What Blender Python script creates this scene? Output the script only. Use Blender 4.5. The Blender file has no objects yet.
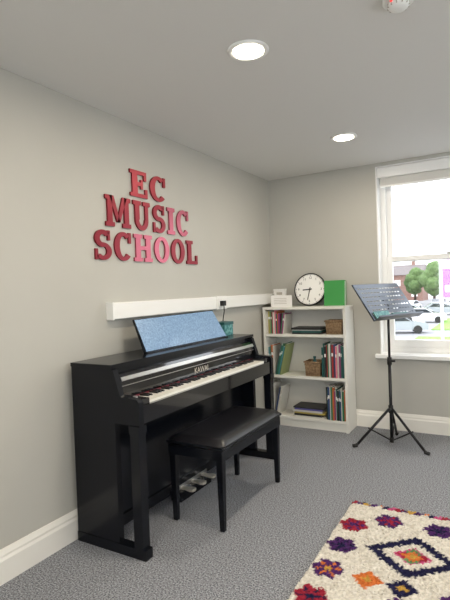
import bpy, bmesh, math, random
from mathutils import Vector, Matrix
random.seed(7)
S = bpy.context.scene
try:
    S.view_settings.view_transform = 'Standard'
    S.view_settings.look = 'None'
except Exception: pass
S.view_settings.exposure = 0.55

# ---------------------------------------------------------------- materials
def mat(name, col, rough=0.5, metal=0.0, noise=None, bump=None, emit=None, coat=0.0, spec=0.5):
    m = bpy.data.materials.new(name); m.use_nodes = True
    nt = m.node_tree; b = nt.nodes['Principled BSDF']
    b.inputs['Base Color'].default_value = (*col, 1)
    b.inputs['Roughness'].default_value = rough
    b.inputs['Metallic'].default_value = metal
    b.inputs['Specular IOR Level'].default_value = spec
    b.inputs['Coat Weight'].default_value = coat
    if emit:
        b.inputs['Emission Color'].default_value = (*emit[0], 1)
        b.inputs['Emission Strength'].default_value = emit[1]
    tc = nt.nodes.new('ShaderNodeTexCoord')
    if noise:
        col2, scale, lo, hi = noise
        n = nt.nodes.new('ShaderNodeTexNoise'); n.inputs['Scale'].default_value = scale
        n.inputs['Detail'].default_value = 4
        nt.links.new(tc.outputs['Object'], n.inputs['Vector'])
        r = nt.nodes.new('ShaderNodeValToRGB')
        r.color_ramp.elements[0].position = lo; r.color_ramp.elements[1].position = hi
        r.color_ramp.elements[0].color = (*col, 1); r.color_ramp.elements[1].color = (*col2, 1)
        nt.links.new(n.outputs['Fac'], r.inputs['Fac'])
        nt.links.new(r.outputs['Color'], b.inputs['Base Color'])
    if bump:
        scale, stren, dist = bump
        n = nt.nodes.new('ShaderNodeTexNoise'); n.inputs['Scale'].default_value = scale
        n.inputs['Detail'].default_value = 3
        nt.links.new(tc.outputs['Object'], n.inputs['Vector'])
        bp = nt.nodes.new('ShaderNodeBump'); bp.inputs['Strength'].default_value = stren
        bp.inputs['Distance'].default_value = dist
        nt.links.new(n.outputs['Fac'], bp.inputs['Height'])
        nt.links.new(bp.outputs['Normal'], b.inputs['Normal'])
    return m

M = {}
M['wall'] = mat('wall_paint', (0.44,0.43,0.385), 0.5, noise=((0.455,0.445,0.398), 3, .3,.7), bump=(180,0.05,0.002))
M['ceil'] = mat('ceiling_paint', (0.70,0.69,0.66), 0.8, bump=(150,0.04,0.002))
M['carpet'] = mat('carpet', (0.065,0.070,0.080), 0.95, noise=((0.41,0.42,0.445), 135, .34,.68), bump=(135,0.5,0.006), spec=0.1)
M['trim'] = mat('trim_gloss_white', (0.74,0.72,0.66), 0.35)
M['upvc'] = mat('white_frame', (0.82,0.82,0.80), 0.3)
M['blind'] = mat('blind_fabric', (0.62,0.61,0.57), 0.8, bump=(400,.1,.001))
M['black'] = mat('piano_black', (0.005,0.006,0.009), 0.20, spec=.27)
M['blackgloss'] = mat('piano_gloss', (0.005,0.005,0.007), 0.08, coat=0.4)
M['blackmetal'] = mat('black_metal', (0.012,0.012,0.014), 0.35, metal=0.3)
M['deskmetal'] = mat('desk_metal', (0.055,0.065,0.08), 0.28, metal=0.7)
M['rubber'] = mat('rubber', (0.012,0.012,0.012), 0.7)
M['vinyl'] = mat('seat_vinyl', (0.007,0.007,0.009), 0.34, bump=(300,.15,.001), spec=.4)
M['ivory'] = mat('white_keys', (0.80,0.78,0.70), 0.25)
M['ebony'] = mat('black_keys', (0.008,0.008,0.008), 0.35)
M['felt'] = mat('red_felt', (0.12,0.012,0.02), 0.95)
M['silver'] = mat('silver', (0.42,0.41,0.39), 0.3, metal=0.9)
M['gold'] = mat('pedal_metal', (0.85,0.80,0.70), 0.38, metal=.75)
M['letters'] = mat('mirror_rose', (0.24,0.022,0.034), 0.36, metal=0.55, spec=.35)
M['letters_refl'] = mat('rose_painted_reflection', (0.38,0.085,0.12), 0.3, metal=0.6, spec=.4)  # lighter copy for some letters, window reflection painted into the colour
M['rest_refl'] = mat('rest_painted_reflection', (0.10,0.20,0.36), 0.35, noise=((0.25,0.40,0.60), 90,.3,.7), coat=.2)  # window reflection on the glossy music rest, painted as blue colour
M['plastic'] = mat('white_plastic', (0.78,0.78,0.75), 0.35)
M['shelf'] = mat('shelf_white', (0.74,0.73,0.67), 0.4)
M['wicker'] = mat('wicker', (0.20,0.12,0.06), 0.8, noise=((0.40,0.27,0.15), 60,.3,.7), bump=(120,.8,.01))
M['green'] = mat('green_card', (0.04,0.28,0.06), 0.45)
M['teal'] = mat('teal_card', (0.02,0.10,0.10), 0.5)
M['tealpic'] = mat('teal_print', (0.02,0.15,0.16), 0.5, noise=((0.15,0.36,0.34), 40,.45,.6))
M['paper'] = mat('paper', (0.80,0.79,0.76), 0.7)
M['print'] = mat('print_grey', (0.45,0.42,0.36), 0.7)
M['clockface'] = mat('clock_face', (0.85,0.85,0.82), 0.4)
M['ink'] = mat('ink', (0.01,0.01,0.01), 0.5)
M['red'] = mat('led_red', (0.6,0.02,0.02), 0.4, emit=((1,.05,.05),1.0))
M['lampglow'] = mat('lamp_diffuser', (1,1,1), 0.5, emit=((1,.90,.72),9))

# ---------------------------------------------------------------- builder
class B:
    def __init__(s, name):
        s.name=name; s.bm=bmesh.new(); s.mats=[]
    def mi(s, m):
        if m not in s.mats: s.mats.append(m)
        return s.mats.index(m)
    def face(s, vs, m, smooth=False):
        try:
            f=s.bm.faces.new(vs); f.material_index=s.mi(m); f.smooth=smooth; return f
        except ValueError: return None
    def hexa(s, p, m, mx=None):
        vs=[s.bm.verts.new((mx @ Vector(q)) if mx else Vector(q)) for q in p]
        for a in ((3,2,1,0),(4,5,6,7),(0,1,5,4),(1,2,6,5),(2,3,7,6),(3,0,4,7)):
            s.face([vs[i] for i in a], m)
    def box(s, x0,x1,y0,y1,z0,z1,m,mx=None):
        s.hexa([(x0,y0,z0),(x1,y0,z0),(x1,y1,z0),(x0,y1,z0),(x0,y0,z1),(x1,y0,z1),(x1,y1,z1),(x0,y1,z1)],m,mx)
    def prism(s, pts, axis, a0, a1, m, mx=None):
        def P(p,a):
            v = {'x':(a,p[0],p[1]),'y':(p[0],a,p[1]),'z':(p[0],p[1],a)}[axis]
            return (mx@Vector(v)) if mx else Vector(v)
        A=[s.bm.verts.new(P(p,a0)) for p in pts]; C=[s.bm.verts.new(P(p,a1)) for p in pts]
        n=len(pts)
        s.face(A[::-1],m); s.face(C,m)
        for i in range(n): s.face([A[i],A[(i+1)%n],C[(i+1)%n],C[i]],m)
    def cyl(s,p0,p1,r0,r1,m,seg=20,caps=True,mx=None,smooth=True):
        p0=Vector(p0);p1=Vector(p1);d=(p1-p0).normalized()
        up=Vector((0,0,1)) if abs(d.z)<.95 else Vector((1,0,0))
        a=d.cross(up).normalized(); b=d.cross(a).normalized()
        R=[]
        for p,r in ((p0,r0),(p1,r1)):
            ring=[]
            for i in range(seg):
                t=2*math.pi*i/seg
                q=p+a*(r*math.cos(t))+b*(r*math.sin(t))
                ring.append(s.bm.verts.new(mx@q if mx else q))
            R.append(ring)
        for i in range(seg):
            s.face([R[0][i],R[0][(i+1)%seg],R[1][(i+1)%seg],R[1][i]],m,smooth)
        if caps: s.face(R[0][::-1],m); s.face(R[1],m)
    def tube(s,pts,r,m,seg=10,mx=None):
        for i in range(len(pts)-1): s.cyl(pts[i],pts[i+1],r,r,m,seg,True,mx)
    def lathe(s,prof,c,axis,m,seg=40,mx=None,sweep=None):
        rings=[]
        for r,h in prof:
            ring=[]
            for i in range(seg):
                t=2*math.pi*i/seg
                if axis=='z': q=Vector((c[0]+r*math.cos(t),c[1]+r*math.sin(t),c[2]+h))
                else: q=Vector((c[0]+r*math.cos(t),c[1]+h,c[2]+r*math.sin(t)))
                ring.append(s.bm.verts.new(mx@q if mx else q))
            rings.append(ring)
        for k in range(len(rings)-1):
            for i in range(seg):
                s.face([rings[k][i],rings[k][(i+1)%seg],rings[k+1][(i+1)%seg],rings[k+1][i]],m,True)
        s.face(rings[0][::-1],m); s.face(rings[-1],m)
    def sphere(s,c,r,m,mx=None,sc=(1,1,1),sub=2,jit=0):
        tmp=bmesh.new(); bmesh.ops.create_icosphere(tmp,subdivisions=sub,radius=r)
        mp={}
        for v in tmp.verts:
            k=1+random.uniform(-jit,jit)
            q=Vector((c[0]+v.co.x*sc[0]*k,c[1]+v.co.y*sc[1]*k,c[2]+v.co.z*sc[2]*k))
            mp[v.index]=s.bm.verts.new(mx@q if mx else q)
        for f in tmp.faces: s.face([mp[v.index] for v in f.verts],m,True)
        tmp.free()
    def text(s,txt,size,mx,m,depth=0.001):
        cu=bpy.data.curves.new('t','FONT'); cu.body=txt; cu.size=size; cu.extrude=depth
        cu.align_x='CENTER'; cu.align_y='CENTER'; cu.resolution_u=3
        ob=bpy.data.objects.new('t',cu); S.collection.objects.link(ob)
        dg=bpy.context.evaluated_depsgraph_get()
        me=bpy.data.meshes.new_from_object(ob.evaluated_get(dg))
        vs=[s.bm.verts.new(mx@v.co) for v in me.vertices]
        for p in me.polygons: s.face([vs[i] for i in p.vertices],m)
        bpy.data.objects.remove(ob); bpy.data.curves.remove(cu); bpy.data.meshes.remove(me)
    def done(s,bevel=0,seg=2,subsurf=0):
        bmesh.ops.recalc_face_normals(s.bm,faces=s.bm.faces)
        me=bpy.data.meshes.new(s.name); s.bm.to_mesh(me); s.bm.free()
        for m in s.mats: me.materials.append(M[m] if isinstance(m,str) else m)
        ob=bpy.data.objects.new(s.name,me); S.collection.objects.link(ob)
        if bevel:
            md=ob.modifiers.new('bevel','BEVEL'); md.width=bevel; md.segments=seg
            md.limit_method='ANGLE'; md.angle_limit=math.radians(40)
        return ob

H=2.40; YB=4.47; YR=-1.7; XR=4.3
# ---------------------------------------------------------------- shell
b=B('floor'); b.box(-.3,XR+.3,YR-.3,YB+.3,-.2,0,'carpet'); b.done()
b=B('ceiling'); b.box(-.3,XR+.3,YR-.3,YB+.3,H,H+.2,'ceil'); b.done()
b=B('wall_left'); b.box(-.3,0,YR-.3,YB+.3,0,H,'wall'); b.done()
WX0,WX1,WZ0,WZ1=1.06,2.30,.68,2.37
b=B('wall_back')
b.box(0,WX0,YB,YB+.3,0,H,'wall'); b.box(WX1,XR,YB,YB+.3,0,H,'wall')
b.box(WX0,WX1,YB,YB+.3,0,WZ0,'wall'); b.box(WX0,WX1,YB,YB+.3,WZ1,H,'wall'); b.done()
b=B('wall_right'); 
b.box(XR,XR+.3,YR,.3,0,H,'wall'); b.box(XR,XR+.3,3.2,YB,0,H,'wall')
b.box(XR,XR+.3,.3,3.2,0,.75,'wall'); b.box(XR,XR+.3,.3,3.2,2.25,H,'wall'); b.done()
b=B('wall_rear')
b.box(0,.8,YR-.3,YR,0,H,'wall'); b.box(3.6,XR,YR-.3,YR,0,H,'wall')
b.box(.8,3.6,YR-.3,YR,0,.75,'wall'); b.box(.8,3.6,YR-.3,YR,2.25,H,'wall'); b.done()

def baseboard(name,fn):
    b=B(name)
    prof=[(0,0),(.022,0),(.022,.105),(.016,.118),(.016,.128),(.009,.145),(.006,.152),(0,.152)]
    fn(b,prof); b.done()
baseboard('baseboard_left',lambda b,p:b.prism([(q[0],q[1]) for q in p],'y',YR,YB,'trim'))
baseboard('baseboard_back',lambda b,p:b.prism([(YB-q[0],q[1]) for q in p],'x',.022,XR,'trim'))
baseboard('baseboard_right',lambda b,p:b.prism([(XR-q[0],q[1]) for q in p],'y',YR,YB-.022,'trim'))
baseboard('baseboard_rear',lambda b,p:b.prism([(YR+q[0],q[1]) for q in p],'x',.022,XR-.022,'trim'))

gm=bpy.data.materials.new('window_glass'); gm.use_nodes=True
nt=gm.node_tree; nt.nodes.clear()
o=nt.nodes.new('ShaderNodeOutputMaterial'); mx_=nt.nodes.new('ShaderNodeMixShader'); mx_.inputs[0].default_value=.05
t=nt.nodes.new('ShaderNodeBsdfTransparent'); g=nt.nodes.new('ShaderNodeBsdfGlossy'); g.inputs['Roughness'].default_value=.02
nt.links.new(t.outputs[0],mx_.inputs[1]); nt.links.new(g.outputs[0],mx_.inputs[2]); nt.links.new(mx_.outputs[0],o.inputs[0])
M['glass']=gm

b=B('window_1')
fy0,fy1=YB+.11,YB+.19
b.box(WX0,WX0+.012,YB-.004,fy0,WZ0,WZ1,'upvc'); b.box(WX1-.012,WX1,YB-.004,fy0,WZ0,WZ1,'upvc')
b.box(WX0,WX1,YB-.004,fy0,WZ1-.012,WZ1,'upvc')
b.box(WX0,WX0+.06,fy0,fy1,WZ0,WZ1,'upvc'); b.box(WX1-.06,WX1,fy0,fy1,WZ0,WZ1,'upvc')
b.box(WX0+.06,WX1-.06,fy0,fy1,WZ1-.06,WZ1,'upvc'); b.box(WX0+.06,WX1-.06,fy0,fy1,WZ0,WZ0+.05,'upvc')
mz=1.53
def sash(z0,z1,y0,y1,brail):
    xa,xb=WX0+.06,WX1-.06; w=.045
    b.box(xa,xa+w,y0,y1,z0,z1,'upvc'); b.box(xb-w,xb,y0,y1,z0,z1,'upvc')
    b.box(xa+w,xb-w,y0,y1,z1-.045,z1,'upvc'); b.box(xa+w,xb-w,y0,y1,z0,z0+brail,'upvc')
    b.box(xa+w,xb-w,(y0+y1)/2-.003,(y0+y1)/2+.003,z0+brail,z1-.045,'glass')
sash(WZ0+.05,mz+.03,fy0+.005,fy0+.04,.07)
sash(mz-.02,WZ1-.06,fy0+.042,fy0+.076,.045)
b.box(1.62,1.70,fy0-.015,fy0+.02,mz+.03,mz+.045,'silver')
b.done(.003)
b=B('window_sill'); b.box(WX0-.04,WX1+.04,YB-.055,YB,WZ0-.035,WZ0,'upvc'); b.box(WX0,WX1,YB,fy0,WZ0-.035,WZ0+.004,'upvc'); b.done(.006)
b=B('roller_blind')
b.box(WX0+.014,WX1-.014,YB+.005,YB+.09,2.27,WZ1-.014,'upvc')
b.box(WX0+.03,WX1-.03,YB+.045,YB+.048,2.20,2.27,'blind')
b.box(WX0+.03,WX1-.03,YB+.037,YB+.056,2.185,2.203,'upvc')
b.tube([(WX0+.022,YB+.03,2.28),(WX0+.022,YB+.03,1.2)],.002,'upvc',6)
b.done(.004)

def casement(name,axis,p,a0,a1,z0,z1,n):
    b=B(name)
    def bx(u0,u1,w0,w1,m,t=.03):
        if axis=='x': b.box(p-t,p+t,u0,u1,w0,w1,m)
        else: b.box(u0,u1,p-t,p+t,w0,w1,m)
    bx(a0,a1,z0,z0+.06,'upvc'); bx(a0,a1,z1-.06,z1,'upvc')
    for i in range(n+1):
        c=a0+(a1-a0-.06)*i/n
        bx(c,c+.06,z0+.06,z1-.06,'upvc')
    bx(a0+.05,a1-.05,z0+.05,z1-.05,'glass',.003)
    b.done(.003)
casement('window_2','x',XR+.15,.3,3.2,.75,2.25,3)
casement('window_3','y',YR-.15,.8,3.6,.75,2.25,3)

# ---------------------------------------------------------------- ceiling fittings
for i,(x,y) in enumerate([(1.05,1.99),(1.05,3.52),(1.05,.45),(1.05,-1.0),(3.1,3.52),(3.1,1.99),(3.1,.45),(3.1,-1.0)]):
    b=B('recessed_downlight')
    b.lathe([(.070,-.001),(.072,-.008),(.090,-.008),(.095,-.004),(.095,0)],(x,y,H),'z','upvc',48)
    b.lathe([(.069,-.0095),(.069,-.0085)],(x,y,H),'z','lampglow',40)
    ob0=b.done()
    l=bpy.data.lights.new('downlight','AREA'); l.shape='DISK'; l.size=.13; l.energy=8; l.color=(1,.88,.72)
    ob=bpy.data.objects.new('lamp',l); ob.location=(x,y,H-.012); S.collection.objects.link(ob); ob.parent=ob0
b=B('smoke_detector'); c=(1.71,1.96,H)
b.lathe([(.058,0),(.058,-.014),(.050,-.018)],c,'z','plastic'); b.lathe([(.038,-.018),(.040,-.030),(.030,-.040),(.012,-.044)],c,'z','plastic')
for k in range(12):
    t=k*math.pi/6; b.box(-.002,.002,.034,.041,-.034,-.02,'print',Matrix.Translation(c)@Matrix.Rotation(t,4,'Z'))
b.sphere((c[0]-.02,c[1]-.035,H-.02),.005,'red'); b.done()

# ---------------------------------------------------------------- wall lettering
def R_(x0,x1,z0,z1): return [[(x0,z0),(x1,z0),(x1,z1),(x0,z1)]]
def ARC(cx,cz,ro,ri,t0,t1,n=20):
    q=[]
    for i in range(n):
        a=math.radians(t0+(t1-t0)*i/n); c=math.radians(t0+(t1-t0)*(i+1)/n)
        f=lambda r,t:(cx+r[0]*math.cos(t),cz+r[1]*math.sin(t))
        q.append([f(ri,a),f(ro,a),f(ro,c),f(ri,c)])
    return q
G={}
G['I']=(.5,R_(.12,.38,.14,.86)+R_(0,.5,0,.14)+R_(0,.5,.86,1))
G['E']=(.86,R_(.1,.36,.14,.86)+R_(0,.82,.86,1)+R_(0,.86,0,.14)+R_(.36,.52,.43,.57)+R_(.52,.63,.32,.68)+R_(.69,.82,.66,.86)+R_(.73,.86,.14,.34))
G['C']=(.88,ARC(.46,.5,(.46,.51),(.2,.37),48,318,26)+R_(.73,.86,.62,1))
G['M']=(1.3,R_(.1,.34,.14,.86)+R_(.96,1.2,.14,.86)+R_(0,.44,0,.14)+R_(.86,1.3,0,.14)+R_(0,.34,.86,1)+R_(.96,1.3,.86,1)+[[(.57,.16),(.73,.16),(.42,1),(.2,1)]]+[[(.57,.16),(.73,.16),(1.1,1),(.88,1)]])
G['U']=(1.0,R_(.1,.35,.36,.86)+R_(.68,.86,.36,.86)+R_(0,.45,.86,1)+R_(.56,.98,.86,1)+ARC(.48,.37,(.38,.38),(.165,.22),180,360,16))
G['S']=(.8,ARC(.4,.715,(.38,.295),(.15,.14),35,270,20)+ARC(.4,.285,(.40,.295),(.17,.155),215,450,20)+R_(.62,.74,.66,1)+R_(.03,.15,0,.36))
G['H']=(1.04,R_(.1,.36,.14,.86)+R_(.68,.94,.14,.86)+R_(0,.46,0,.14)+R_(.58,1.04,0,.14)+R_(0,.46,.86,1)+R_(.58,1.04,.86,1)+R_(.36,.68,.43,.57))
G['O']=(.94,ARC(.47,.5,(.47,.51),(.21,.37),0,360,30))
G['L']=(.82,R_(.1,.36,.14,.86)+R_(0,.82,0,.14)+R_(0,.48,.86,1)+R_(.69,.82,.14,.38))
b=B('wall_lettering')
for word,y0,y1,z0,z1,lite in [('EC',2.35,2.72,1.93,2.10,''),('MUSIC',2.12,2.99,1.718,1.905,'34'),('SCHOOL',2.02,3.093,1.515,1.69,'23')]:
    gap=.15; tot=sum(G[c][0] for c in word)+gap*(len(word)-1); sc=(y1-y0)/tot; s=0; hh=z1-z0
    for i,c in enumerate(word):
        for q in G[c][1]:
            b.prism([(y0+(s+p[0])*sc, z0+p[1]*hh) for p in q],'x',.002,.014,'letters_refl' if str(i) in lite else 'letters')
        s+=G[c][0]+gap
b.done()

# ---------------------------------------------------------------- trunking
b=B('dado_trunking')
pr=[(0,1.16),(.045,1.16),(.05,1.165),(.05,1.255),(.045,1.26),(0,1.26)]
b.prism(pr,'y',2.11,3.30,'plastic'); b.prism(pr,'y',3.44,YB-.002,'plastic')
b.prism([(0,1.157),(.053,1.157),(.053,1.263),(0,1.263)],'y',3.29,3.45,'plastic')
b.prism([(0,1.157),(.053,1.157),(.053,1.263),(0,1.263)],'y',2.105,2.115,'plastic')
b.done()
b=B('wall_socket'); b.box(.0535,.060,3.31,3.43,1.172,1.248,'plastic')
b.box(.060,.064,3.345,3.36,1.232,1.242,'plastic'); b.done(.003)
b=B('power_plug'); b.box(.0605,.095,3.325,3.365,1.185,1.225,'rubber')
b.tube([(.085,3.345,1.185),(.085,3.346,1.14),(.07,3.35,1.08),(.05,3.37,1.0),(.035,3.40,.9),(.03,3.42,.7),(.03,3.42,.3),(.035,3.42,.0)],.004,'rubber',8); b.done(.004)

# ---------------------------------------------------------------- piano
PY0,PY1=1.79,3.37
b=B('digital_piano')
for y0,y1 in ((PY0,PY0+.035),(PY1-.035,PY1)):
    b.prism([(.035,.05),(.33,.05),(.33,.66),(.49,.66),(.49,.775),(.478,.79),(.37,.80),(.33,.925),(.315,.935),(.035,.935)],'y',y0,y1,'black')
for y0,y1 in ((PY0-.004,PY0+.05),(PY1-.05,PY1+.004)):
    b.box(.035,.50,y0,y1,0.0,.05,'black')
    b.box(.43,.485,y0,y1-.0,.05,.66,'black')
    b.box(.425,.49,y0-.003,y1+.003,.62,.66,'black')
ya,yb=PY0+.035,PY1-.035
b.box(.035,.325,ya-.04,yb+.04,.935,.955,'black')
b.box(.06,.30,ya,yb,.90,.935,'black')
b.box(.035,.055,ya,yb,.10,.90,'black')
b.box(.20,.225,ya,yb,.10,.66,'black')
b.box(.19,.235,ya,yb,.06,.12,'black')
b.box(.06,.475,ya,yb,.66,.725,'black')
b.box(.455,.482,ya,yb,.665,.752,'blackgloss')
b.prism([(.305,.90),(.325,.90),(.345,.865),(.345,.775),(.315,.775),(.305,.80)],'y',ya,yb,'blackgloss')
b.prism([(.338,.885),(.340,.886),(.350,.868),(.346,.864)],'y',ya+.01,yb-.01,'silver')
b.box(.3455,.348,ya+.01,yb-.01,.838,.842,'silver')
b.box(.338,.345,ya,yb,.765,.777,'felt')
b.box(.345,.472,ya,ya+.07,.725,.782,'blackgloss'); b.box(.345,.472,yb-.07,yb,.725,.782,'blackgloss')
b.cyl((.41,ya+.035,.782),(.41,ya+.035,.79),.012,.012,'silver',16)
ks,ke=ya+.072,yb-.072; n=52; kw=(ke-ks)/n
for i in range(n):
    b.box(.325,.462,ks+i*kw+.0006,ks+(i+1)*kw-.0006,.735,.765,'ivory')
names='ABCDEFG'
for i in range(n-1):
    if names[i%7] in 'ACDFG':
        c=ks+(i+1)*kw
        b.hexa([(.33,c-.0065,.762),(.405,c-.0065,.762),(.405,c+.0065,.762),(.33,c+.0065,.762),(.33,c-.005,.775),(.400,c-.005,.774),(.400,c+.005,.774),(.33,c+.005,.775)],'ebony')
b.text('KAWAI',.05,Matrix(((0,0,1,.3462),(1,0,0,2.58),(0,1,0,.808),(0,0,0,1))),'print',.0006)
for y in (2.46,2.58,2.70):
    b.prism([(.235,y-.014),(.28,y-.016),(.315,y-.026),(.337,y-.021),(.344,y),(.337,y+.021),(.315,y+.026),(.28,y+.016),(.235,y+.014)],'z',.062,.076,'gold')
b.box(.20,.275,2.40,2.76,.0,.06,'black'); b.box(.235,.24,2.40,2.76,.06,.085,'silver')
b.hexa([(.20,2.19,.957),(.213,2.19,.957),(.213,3.14,.957),(.20,3.14,.957),(.095,2.22,1.150),(.105,2.22,1.153),(.105,3.13,1.160),(.095,3.13,1.157)],'black')
b.box(.20,.232,2.19,3.14,.955,.963,'black')
b.hexa([(.2165,2.195,.966),(.2175,2.195,.966),(.2175,3.135,.966),(.2165,3.135,.966),(.1075,2.226,1.149),(.1085,2.226,1.150),(.1085,3.124,1.157),(.1075,3.124,1.156)],'rest_refl')  # thin sheet over the black rest carrying the painted reflection
b.cyl((.15,2.45,.957),(.10,2.45,1.10),.004,.004,'silver',8); b.cyl((.15,2.9,.957),(.10,2.9,1.10),.004,.004,'silver',8)
b.done(.003)

b=B('teal_gift_box'); b.box(.07,.17,3.19,3.33,.9555,1.055,'tealpic'); b.box(.066,.174,3.186,3.334,1.04,1.062,'teal')
b.done(.002)

# ---------------------------------------------------------------- bench
b=B('piano_bench')
bx0,bx1,by0,by1=.345,.72,2.18,2.975
for x in (bx0+.012,bx1-.052):
    for y in (by0+.012,by1-.052):
        b.hexa([(x+.006,y+.006,0),(x+.034,y+.006,0),(x+.034,y+.034,0),(x+.006,y+.034,0),(x,y,.40),(x+.04,y,.40),(x+.04,y+.04,.40),(x,y+.04,.40)],'black')
b.box(bx0+.008,bx1-.008,by0+.008,by1-.008,.385,.445,'black')
b.box(bx0,bx1,by0,by1,.452,.465,'black')
b.box(bx0+.014,bx1-.014,by0+.014,by1-.014,.445,.452,'silver')
o1=b.done(.003)
b=B('cushion')
nx,ny=14,26; V=[]
def zt(u,v):
    e=min(u,1-u,.12)/.12; f=min(v,1-v,.06)/.06
    k=(1-(1-e)**2)**.5*(1-(1-f)**2)**.5
    return .466+.030*k
for i in range(nx+1):
    V.append([b.bm.verts.new((bx0+.004+(bx1-bx0-.008)*i/nx,by0+.004+(by1-by0-.008)*j/ny,zt(i/nx,j/ny)+.0)) for j in range(ny+1)])
for i in range(nx):
    for j in range(ny): b.face([V[i][j],V[i+1][j],V[i+1][j+1],V[i][j+1]],'vinyl',True)
b.box(bx0+.004,bx1-.004,by0+.004,by1-.004,.464,.4665,'vinyl')
o2=b.done(); o2.parent=o1

# ---------------------------------------------------------------- bookcase
SX0,SX1,SY0,SY1=.028,.83,4.18,4.445
b=B('bookcase')
b.box(SX0,SX0+.024,SY0,SY1,0,1.105,'shelf'); b.box(SX1-.024,SX1,SY0,SY1,0,1.105,'shelf')
b.box(SX0,SX1,SY0,SY1,1.105,1.13,'shelf')
for z in (.075,.46,.85): b.box(SX0+.024,SX1-.024,SY0+.004,SY1-.008,z,z+.025,'shelf')
b.box(SX0+.024,SX1-.024,SY0+.02,SY0+.036,0,.075,'shelf')
b.box(SX0+.024,SX1-.024,SY1-.008,SY1-.002,0.03,1.105,'shelf')
b.done(.0015)

cols=[(.02,.10,.09),(.30,.03,.03),(.6,.58,.52),(.03,.06,.16),(.03,.16,.08),(.45,.12,.03),(.02,.02,.02),(.25,.30,.12),(.5,.4,.1),(.25,.05,.15),(.06,.25,.3),(.65,.2,.25),(.1,.09,.3)]
bm_=[mat('book_%d'%i,c,.5) for i,c in enumerate(cols)]
b=B('books')
def upright(x,x1,z,h0,h1,seq,lean=0,wmax=.022):
    i=0
    while x<x1-.006:
        w=min(random.uniform(.007,wmax),x1-x); h=random.uniform(h0,h1); d=random.uniform(.17,.20)
        m=bm_[seq[i%len(seq)]]; i+=1
        mt=Matrix.Translation((x,0,z))@Matrix.Rotation(lean,4,'Y')
        y0=SY0+random.uniform(.012,.03)
        b.box(0,w-.001,y0,y0+d,0,h,m,mt)
        b.box(.0015,w-.0025,y0+.003,y0+d+.002,.002,h+.001,'paper',mt)
        if random.random()<.35: b.box(.001,w-.002,y0-.0008,y0,h*.65,h*.75,'paper',mt)
        x+=w
def flat(x0,x1,z,n,seq):
    for i in range(n):
        h=random.uniform(.010,.020); a=random.uniform(0,.03); c=random.uniform(0,.03); m=bm_[seq[i%len(seq)]]
        y0=SY0+random.uniform(.01,.03)
        b.box(x0+a,x1-c,y0,y0+.2,z,z+h-.001,m)
        b.box(x0+a+.002,x1-c-.002,y0+.002,y0+.201,z+.002,z+h-.003,'paper')
        z+=h
upright(.055,.19,.876,.19,.222,[2,8,7,4,1,2,11,0,5,9,3],.0,.017)
upright(.195,.235,.876,.17,.20,[4,9,2,5],.14,.014)
flat(.30,.61,.876,4,[6,0,2,6])
upright(.056,.13,.486,.26,.31,[2,10,7,0,5],.0,.016)
upright(.13,.19,.486,.27,.31,[0,4,10,0,7],.24,.016)
upright(.595,.80,.486,.27,.31,[0,0,6,1,4,2,0,1,3,11,2,9],0,.018)
upright(.056,.11,.101,.25,.30,[2,10,2,0,9],0,.016)
upright(.11,.15,.101,.25,.28,[3,2,2,8],.22,.014)
flat(.29,.61,.101,6,[2,6,8,2,12,6])
upright(.625,.80,.101,.26,.31,[6,0,3,2,4,5,9,2,0],0,.018)
b.done()

def basket(x0,x1,z,h):
    b=B('wicker_basket'); y0,y1=SY0+.03,SY0+.18; n=8; ti=.010
    for k in range(n):
        f0=.012*(1-k/n); za=z+h*k/n; zb=z+h*(k+.82)/n; o=(0.002 if k%2 else 0)
        X0,X1,Y0,Y1=x0+f0+o,x1-f0-o,y0+f0+o,y1-f0-o
        b.box(X0,X1,Y0,Y0+ti,za,zb,'wicker'); b.box(X0,X1,Y1-ti,Y1,za,zb,'wicker')
        b.box(X0,X0+ti,Y0+ti,Y1-ti,za,zb,'wicker'); b.box(X1-ti,X1,Y0+ti,Y1-ti,za,zb,'wicker')
    m=int((x1-x0)/.016)
    for i in range(m+1):
        x=x0+.012+(x1-x0-.024)*i/m
        b.cyl((x,y0+.008,z),(x,y0+.004,z+h),.003,.003,'wicker',6); b.cyl((x,y1-.008,z),(x,y1-.004,z+h),.003,.003,'wicker',6)
    b.box(x0+.014,x1-.014,y0+.014,y1-.014,z,z+.006,'wicker')
    b.tube([(x0,y0,z+h),(x1,y0,z+h),(x1,y1,z+h),(x0,y1,z+h),(x0,y0,z+h)],.007,'wicker',8)
    b.done()
basket(.63,.79,.876,.12); basket(.42,.58,.486,.13)
b=B('bottle'); b.lathe([(.022,0),(.024,.01),(.024,.11),(.012,.135),(.010,.15),(.013,.152),(.013,.17)],(.50,SY0+.10,.493),'z','teal',20); b.done()

ZT=1.13
b=B('wall_clock')
mt=Matrix.Translation((.445,4.335,ZT+.004))@Matrix.Rotation(math.radians(-11),4,'X')
r=.157; c=(0,0,r)
b.lathe([(r-.02,.028),(r-.004,.028),(r,.018),(r,-.006),(r-.004,-.012),(r-.010,-.010),(r-.011,.002)],c,'y','ink',64,mt)
b.lathe([(r-.0105,.0),(r-.0105,-.002)],c,'y','clockface',64,mt)
for k in range(60):
    tt=Matrix.Translation((0,-.0025,r))@Matrix.Rotation(k*math.pi/30,4,'Y')
    w=.0025 if k%5==0 else .001
    b.box(-w,w,-.0006,.0006,r-.026 if k%5==0 else r-.022,r-.015,'ink',mt@tt)
for k in range(1,13):
    a=k*math.pi/6
    b.text(str(k),.032,mt@Matrix.Translation((math.sin(a)*.112,-.003,r+math.cos(a)*.112))@Matrix.Rotation(math.pi/2,4,'X'),'ink',.0003)
for ang,ln,w in ((265,.07,.005),(190,.105,.0035)):
    b.box(-w,w,-.001,.001,-.02,ln,'ink',mt@Matrix.Translation((0,-.006,r))@Matrix.Rotation(math.radians(ang),4,'Y'))
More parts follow.
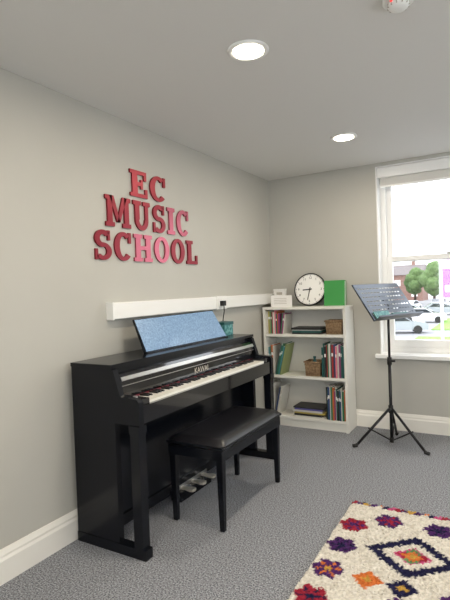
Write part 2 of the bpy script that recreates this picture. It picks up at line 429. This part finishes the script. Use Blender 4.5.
b.cyl((0,-.009,r),(0,0,r),.008,.008,'ink',16,mx=mt)
b.done()
b=B('green_folder')
mt=Matrix.Translation((.59,4.33,ZT))@Matrix.Rotation(math.radians(-6),4,'X')
b.box(0,.195,0,.004,0,.235,'green',mt); b.box(0,.195,.046,.05,0,.235,'green',mt); b.box(0,.004,.004,.046,0,.235,'green',mt)
b.box(.004,.19,.006,.044,.004,.228,'paper',mt)
b.done(.001)
b=B('greeting_card')
b.prism([(.10,4.22),(.30,4.26),(.30,4.262),(.10,4.222)],'z',ZT,ZT+.11,'paper')
b.prism([(.10,4.22),(.102,4.22),(.13,4.33),(.128,4.33)],'z',ZT,ZT+.11,'paper')
for k in range(4): b.prism([(.13,4.2255),(.25,4.2495),(.25,4.2485),(.13,4.2245)],'z',ZT+.03+.016*k,ZT+.034+.016*k,'print')
b.done()
b=B('card_box'); b.box(.07,.19,4.36,4.40,ZT,ZT+.17,'paper'); b.box(.10,.16,4.358,4.36,ZT+.115,ZT+.14,'print'); b.box(.068,.192,4.357,4.402,ZT+.155,ZT+.172,'plastic'); b.done(.001)

# ---------------------------------------------------------------- music stand
b=B('music_stand')
cx,cy=1.23,4.0
b.cyl((cx,cy,.03),(cx,cy,.70),.013,.013,'blackmetal'); b.cyl((cx,cy,.68),(cx,cy,1.14),.010,.010,'blackmetal')
b.cyl((cx,cy,.66),(cx,cy,.72),.018,.018,'rubber'); b.cyl((cx+.015,cy,.69),(cx+.045,cy,.69),.008,.010,'rubber')
b.cyl((cx,cy,.27),(cx,cy,.33),.019,.019,'rubber'); b.cyl((cx,cy,.03),(cx,cy,.07),.017,.017,'rubber')
b.cyl((cx,cy-.015,.30),(cx,cy-.045,.30),.008,.010,'rubber')
for a in (211,-22,93):
    t=math.radians(a); L=.30; dx,dy=math.cos(t),math.sin(t)
    b.tube([(cx+dx*.016,cy+dy*.016,.30),(cx+dx*L*.92,cy+dy*L*.92,.03),(cx+dx*L,cy+dy*L,.013)],.011,'blackmetal',10)
    b.cyl((cx+dx*L*.94,cy+dy*L*.94,.016),(cx+dx*(L+.02),cy+dy*(L+.02),.0135),.0135,.013,'rubber',12)
    b.tube([(cx+dx*.014,cy+dy*.014,.05),(cx+dx*.19,cy+dy*.19,.155)],.006,'blackmetal',8)
e=Vector((.392,.92,0)).normalized(); bk=Vector((-.92,.393,0)).normalized()
upv=(bk*.2+Vector((0,0,.28))).normalized(); nrm=e.cross(upv).normalized()
if nrm.dot(bk)>0: nrm=-nrm
O=Vector((1.19,3.71,1.035))
mt=Matrix(((e.x,upv.x,nrm.x,O.x),(e.y,upv.y,nrm.y,O.y),(e.z,upv.z,nrm.z,O.z),(0,0,0,1)))
W,Hh=.60,.345; nx,ny=60,34
vs={}
def gv(i,j):
    if (i,j) not in vs: vs[(i,j)]=b.bm.verts.new(mt@Vector((W*i/nx,Hh*j/ny,0)))
    return vs[(i,j)]
for i in range(nx):
    for j in range(ny):
        hole = (3<=i<nx-3) and (5<=j<ny-3) and (j%4==1) and ((i+(2 if (j//4)%2 else 0))%4 in (1,2))
        if not hole:
            b.face([gv(i,j),gv(i+1,j),gv(i+1,j+1),gv(i,j+1)],'deskmetal')
b.box(0,W,-.002,.002,0,.055,'deskmetal',mt); b.box(0,W,-.002,.012,.053,.055,'deskmetal',mt)
b.box(0,W,Hh-.003,Hh,-.012,0,'deskmetal',mt); b.box(0,.003,0,Hh,-.012,0,'deskmetal',mt); b.box(W-.003,W,0,Hh,-.012,0,'deskmetal',mt)
b.box(W/2-.03,W/2+.03,.08,.24,-.016,-.002,'blackmetal',mt)
p=mt@Vector((W/2,.16,-.02)); b.tube([(cx,cy,1.13),tuple(p)],.013,'blackmetal',12)
o1=b.done()
b=B('sheet_music_booklet'); b.box(.03,.22,.004,.075,.004,.010,'tealpic',mt); b.box(.25,.46,.004,.05,.004,.012,'teal',mt); ob=b.done(); ob.parent=o1

# ---------------------------------------------------------------- rug
RX0,RX1,RY0,RY1=1.225,2.50,.90,2.83
cream=(.66,.62,.54)
pal={'navy':(.015,.015,.05),'purple':(.07,.022,.11),'red':(.30,.02,.04),'orange':(.58,.16,.04),'teal':(.03,.20,.24),'must':(.50,.30,.06),'pink':(.5,.08,.20),'green':(.10,.25,.10)}
mot=[]
cc=['red','purple','purple','red','purple','red','navy','red']
c3=['purple','navy','orange','navy']
for k in range(8): mot.append((1.31,2.545-.225*k,cc[k],c3[k%4]))
for k,x in enumerate((1.47,1.72,1.97,2.22)): mot.append((x,2.665,['purple','purple','navy','red'][k],['red','navy','purple','pink'][k]))
for k in range(8): mot.append((2.41,2.545-.225*k,cc[(k+3)%8],['navy','orange','red'][k%3]))
def rugcol(x,y):
    jx=random.uniform(-.005,.005); jy=random.uniform(-.005,.005); x+=jx;y+=jy
    if y>RY1-.03 or y<RY0+.03:
        k=int((x-RX0)/.035); return pal[['red','purple','must','purple','red','navy','pink'][k%7]] if k%7!=4 else cream
    for mx,my,c1,c2 in mot:
        dx,dy=x-mx,y-my; r=math.hypot(dx,dy); a=math.atan2(dy,dx)
        ro=.070*(1+.12*math.cos(6*a))
        if r<.018: return pal['must'] if c2=='orange' else pal[c2]
        if r<ro*.8:
            return pal[c1] if math.cos(6*a+1.5)>-.5 else pal[c2]
        if r<ro: return pal[c1]
    for my in (2.36,1.83,1.30):
        for mx in (1.635,2.06):
            dx,dy=abs(x-mx)/.205,abs(y-my)/.185; d=dx+dy
            if d<.12: return pal['must']
            if d<.26: return pal['orange'] if my!=1.83 else pal['teal']
            if d<.36: return pal['green'] if (dx<dy) else pal['red']
            if d<.43: return pal['pink']
            st=int((dx*.205)/.022)*.022/.205
            dd=st+dy
            if .66<dd<1.0: return pal['navy'] if my!=1.83 else pal['purple']
    for my in (2.09,1.56):
        for mx in (1.49,1.635,1.85,2.06,2.23):
            dx,dy=abs(x-mx),abs(y-my); d=dx+dy
            if d<.025: return pal['must']
            if d<.07: return pal['orange'] if mx in (1.49,2.06) else (pal['navy'] if mx==1.635 else pal['purple'])
    return cream
bm=bmesh.new(); st=.0075; nx=int((RX1-RX0)/st); ny=int((RY1-RY0)/st)
vs=[]; vc=[]
for i in range(nx+1):
    for j in range(ny+1):
        x=RX0+(RX1-RX0)*i/nx; y=RY0+(RY1-RY0)*j/ny
        edge=min(i,j,nx-i,ny-j)
        z=.002 if edge==0 else .014+random.uniform(0,.011)
        vs.append(bm.verts.new((x+random.uniform(-.003,.003),y+random.uniform(-.003,.003),z)))
        c=rugcol(x,y); k=random.uniform(.75,1.08); vc.append((c[0]*k,c[1]*k,c[2]*k,1))
bm.verts.index_update()
for i in range(nx):
    for j in range(ny):
        a=i*(ny+1)+j; bm.faces.new([vs[a],vs[a+ny+1],vs[a+ny+2],vs[a+1]])
for ye,sg in ((RY1,1),(RY0,-1)):
    x=RX0+.01
    while x<RX1:
        c=pal[['red','navy','must','purple','orange','navy','pink'][int((x-RX0)/.035)%7]]
        for q in range(3):
            xo=x+random.uniform(-.006,.006); L=random.uniform(.025,.055)
            p=[(xo-.003,ye-.005*sg,.008),(xo+.003,ye-.005*sg,.008),(xo+.003+random.uniform(-.01,.01),ye+L*sg,.002),(xo-.003,ye+L*sg,.002)]
            f=[bm.verts.new(w) for w in p]; bm.faces.new(f)
            vc.extend([(*c,1)]*4)
        x+=.011
me=bpy.data.meshes.new('patterned_rug'); bm.to_mesh(me); bm.free()
at=me.color_attributes.new('Col','FLOAT_COLOR','POINT')
for i,c in enumerate(vc): at.data[i].color=c
rm=mat('rug_wool',cream,.95,bump=(500,.5,.004),spec=.1)
n=rm.node_tree.nodes.new('ShaderNodeAttribute'); n.attribute_name='Col'
rm.node_tree.links.new(n.outputs['Color'],rm.node_tree.nodes['Principled BSDF'].inputs['Base Color'])
me.materials.append(rm); ob=bpy.data.objects.new('patterned_rug',me); S.collection.objects.link(ob)

# ---------------------------------------------------------------- outside
GZ=-2.6
M['grass']=mat('grass',(.10,.22,.03),.9,noise=((.2,.38,.06),4,.3,.7))
M['asphalt']=mat('asphalt',(.20,.20,.21),.9,noise=((.25,.25,.26),3,.3,.7))
M['leaf']=mat('foliage',(.05,.10,.03),.9,noise=((.13,.20,.07),3,.3,.7))
M['bark']=mat('bark',(.06,.04,.03),.9)
M['brick']=mat('brick',(.20,.11,.09),.9,noise=((.28,.17,.14),2,.3,.7))
M['roof']=mat('roof_slate',(.14,.12,.12),.8)
M['carw']=mat('car_white',(.7,.7,.72),.2,coat=1); M['cars']=mat('car_silver',(.3,.32,.35),.25,coat=1); M['carr']=mat('car_dark',(.03,.035,.05),.25,coat=1)
M['carglass']=mat('car_glass',(.02,.025,.03),.1); M['banner']=mat('banner_purple',(.22,.05,.30),.6)
b=B('street_ground'); b.box(-90,90,5.5,200,GZ-.2,GZ,'asphalt'); b.done()
b=B('lawn'); b.box(-3.1,14,42.5,56,GZ,GZ+.06,'grass'); b.done()
b=B('lawn'); b.box(-3.3,14,28,37,GZ,GZ+.06,'grass'); b.done()
def car(x,y,rot,m):
    b=B('parked_car'); mt=Matrix.Translation((x,y,GZ))@Matrix.Rotation(rot,4,'Z')
    b.prism([(-2.1,.3),(2.1,.3),(2.15,.65),(1.9,.88),(.95,.98),(.3,1.42),(-1.1,1.45),(-1.75,1.0),(-2.1,.9)],'y',-.85,.85,m,mt)
    for s in (-.86,.86):
        b.prism([(.85,.98),(.28,1.34),(-1.0,1.37),(-1.5,1.0)],'y',s-.01,s+.01,'carglass',mt)
        for wx in (-1.3,1.35): b.cyl((wx,s*.9,.32),(wx,s*1.03,.32),.32,.32,'rubber',20,mx=mt)
    b.prism([(1.0,.96),(1.06,.98),(.40,1.42),(.34,1.40)],'y',-.75,.75,'carglass',mt)
    b.done(.04)
car(-5.2,40,.25,'cars'); car(-7.5,60,.3,'carw'); car(-4.3,63,.2,'cars'); car(-9.5,74,1.4,'carw'); car(-6.3,80,1.5,'carr'); car(-12,66,1.5,'cars'); car(1.5,72,.1,'carw'); car(-3.4,76,.1,'carw'); car(-4.8,51,.1,'carw'); car(-8.6,52,1.3,'carr')
def house(x,y,w,d,h):
    b=B('brick_house'); b.box(x-w/2,x+w/2,y,y+d,GZ,GZ+h,'brick')
    b.prism([(y-.4,GZ+h),(y+d+.4,GZ+h),(y+d/2,GZ+h+2.4)],'x',x-w/2-.3,x+w/2+.3,'roof')
    b.box(x+w*.3,x+w*.3+.8,y+d/2-.4,y+d/2+.4,GZ+h+1,GZ+h+3.2,'brick')
    for k in range(4):
        for z in (1.0,3.4):
            if z+1.4<h: b.box(x-w/2+w*(k+.35)/4,x-w/2+w*(k+.7)/4,y-.05,y,GZ+z,GZ+z+1.3,'upvc')
    b.done()
house(-20,112,14,9,5.8); house(2,118,13,9,5.4); house(-38,114,15,9,5.4); house(20,112,14,9,5.4)
def tree(x,y,h,r):
    b=B('tree'); b.cyl((x,y,GZ),(x,y,GZ+h*.6),.25,.15,'bark',8)
    for k in range(11):
        a=k*2.4; rr=r*.6*(k%3)/2
        b.sphere((x+math.cos(a)*rr,y+math.sin(a)*rr,GZ+h*(.45+.045*k)),r*random.uniform(.4,.6),'leaf',sub=3,jit=.14)
    b.done()
tree(-8.6,94,7.0,2.7); tree(-12.6,99,6.4,2.2); tree(-21,96,8,4); tree(-4.6,97,6.6,2.6); tree(7,98,7,4)
b=B('banner_sign'); b.cyl((.12,19,GZ),(.12,19,2.3),.05,.05,'upvc',12); b.box(.16,.85,18.98,19.02,.75,2.15,'banner'); b.box(.16,.85,18.97,18.975,1.8,2.1,'paper'); b.box(.25,.76,18.97,18.975,.95,1.2,'paper'); b.done()

# ---------------------------------------------------------------- world
w=bpy.data.worlds.new('overcast'); S.world=w; w.use_nodes=True
bg=w.node_tree.nodes['Background']; bg.inputs[0].default_value=(.91,.95,1,1); bg.inputs[1].default_value=3.3

# ---------------------------------------------------------------- camera
th=math.radians(1.175); ya_=math.radians(30.03); ro=math.radians(2.1)
F=Vector((-math.sin(ya_),math.cos(ya_),0)); R0=Vector((math.cos(ya_),math.sin(ya_),0)); Z=Vector((0,0,1))
fwd=F*math.cos(th)-Z*math.sin(th); up0=F*math.sin(th)+Z*math.cos(th)
rt=R0*math.cos(ro)-up0*math.sin(ro); up=R0*math.sin(ro)+up0*math.cos(ro)
cam=bpy.data.cameras.new('camera'); cam.sensor_width=36; cam.lens=28.8
co=bpy.data.objects.new('camera',cam); S.collection.objects.link(co)
bk_=-fwd; L=Vector((2.03,0,1.31))
co.matrix_world=Matrix(((rt.x,up.x,bk_.x,L.x),(rt.y,up.y,bk_.y,L.y),(rt.z,up.z,bk_.z,L.z),(0,0,0,1)))
S.camera=co
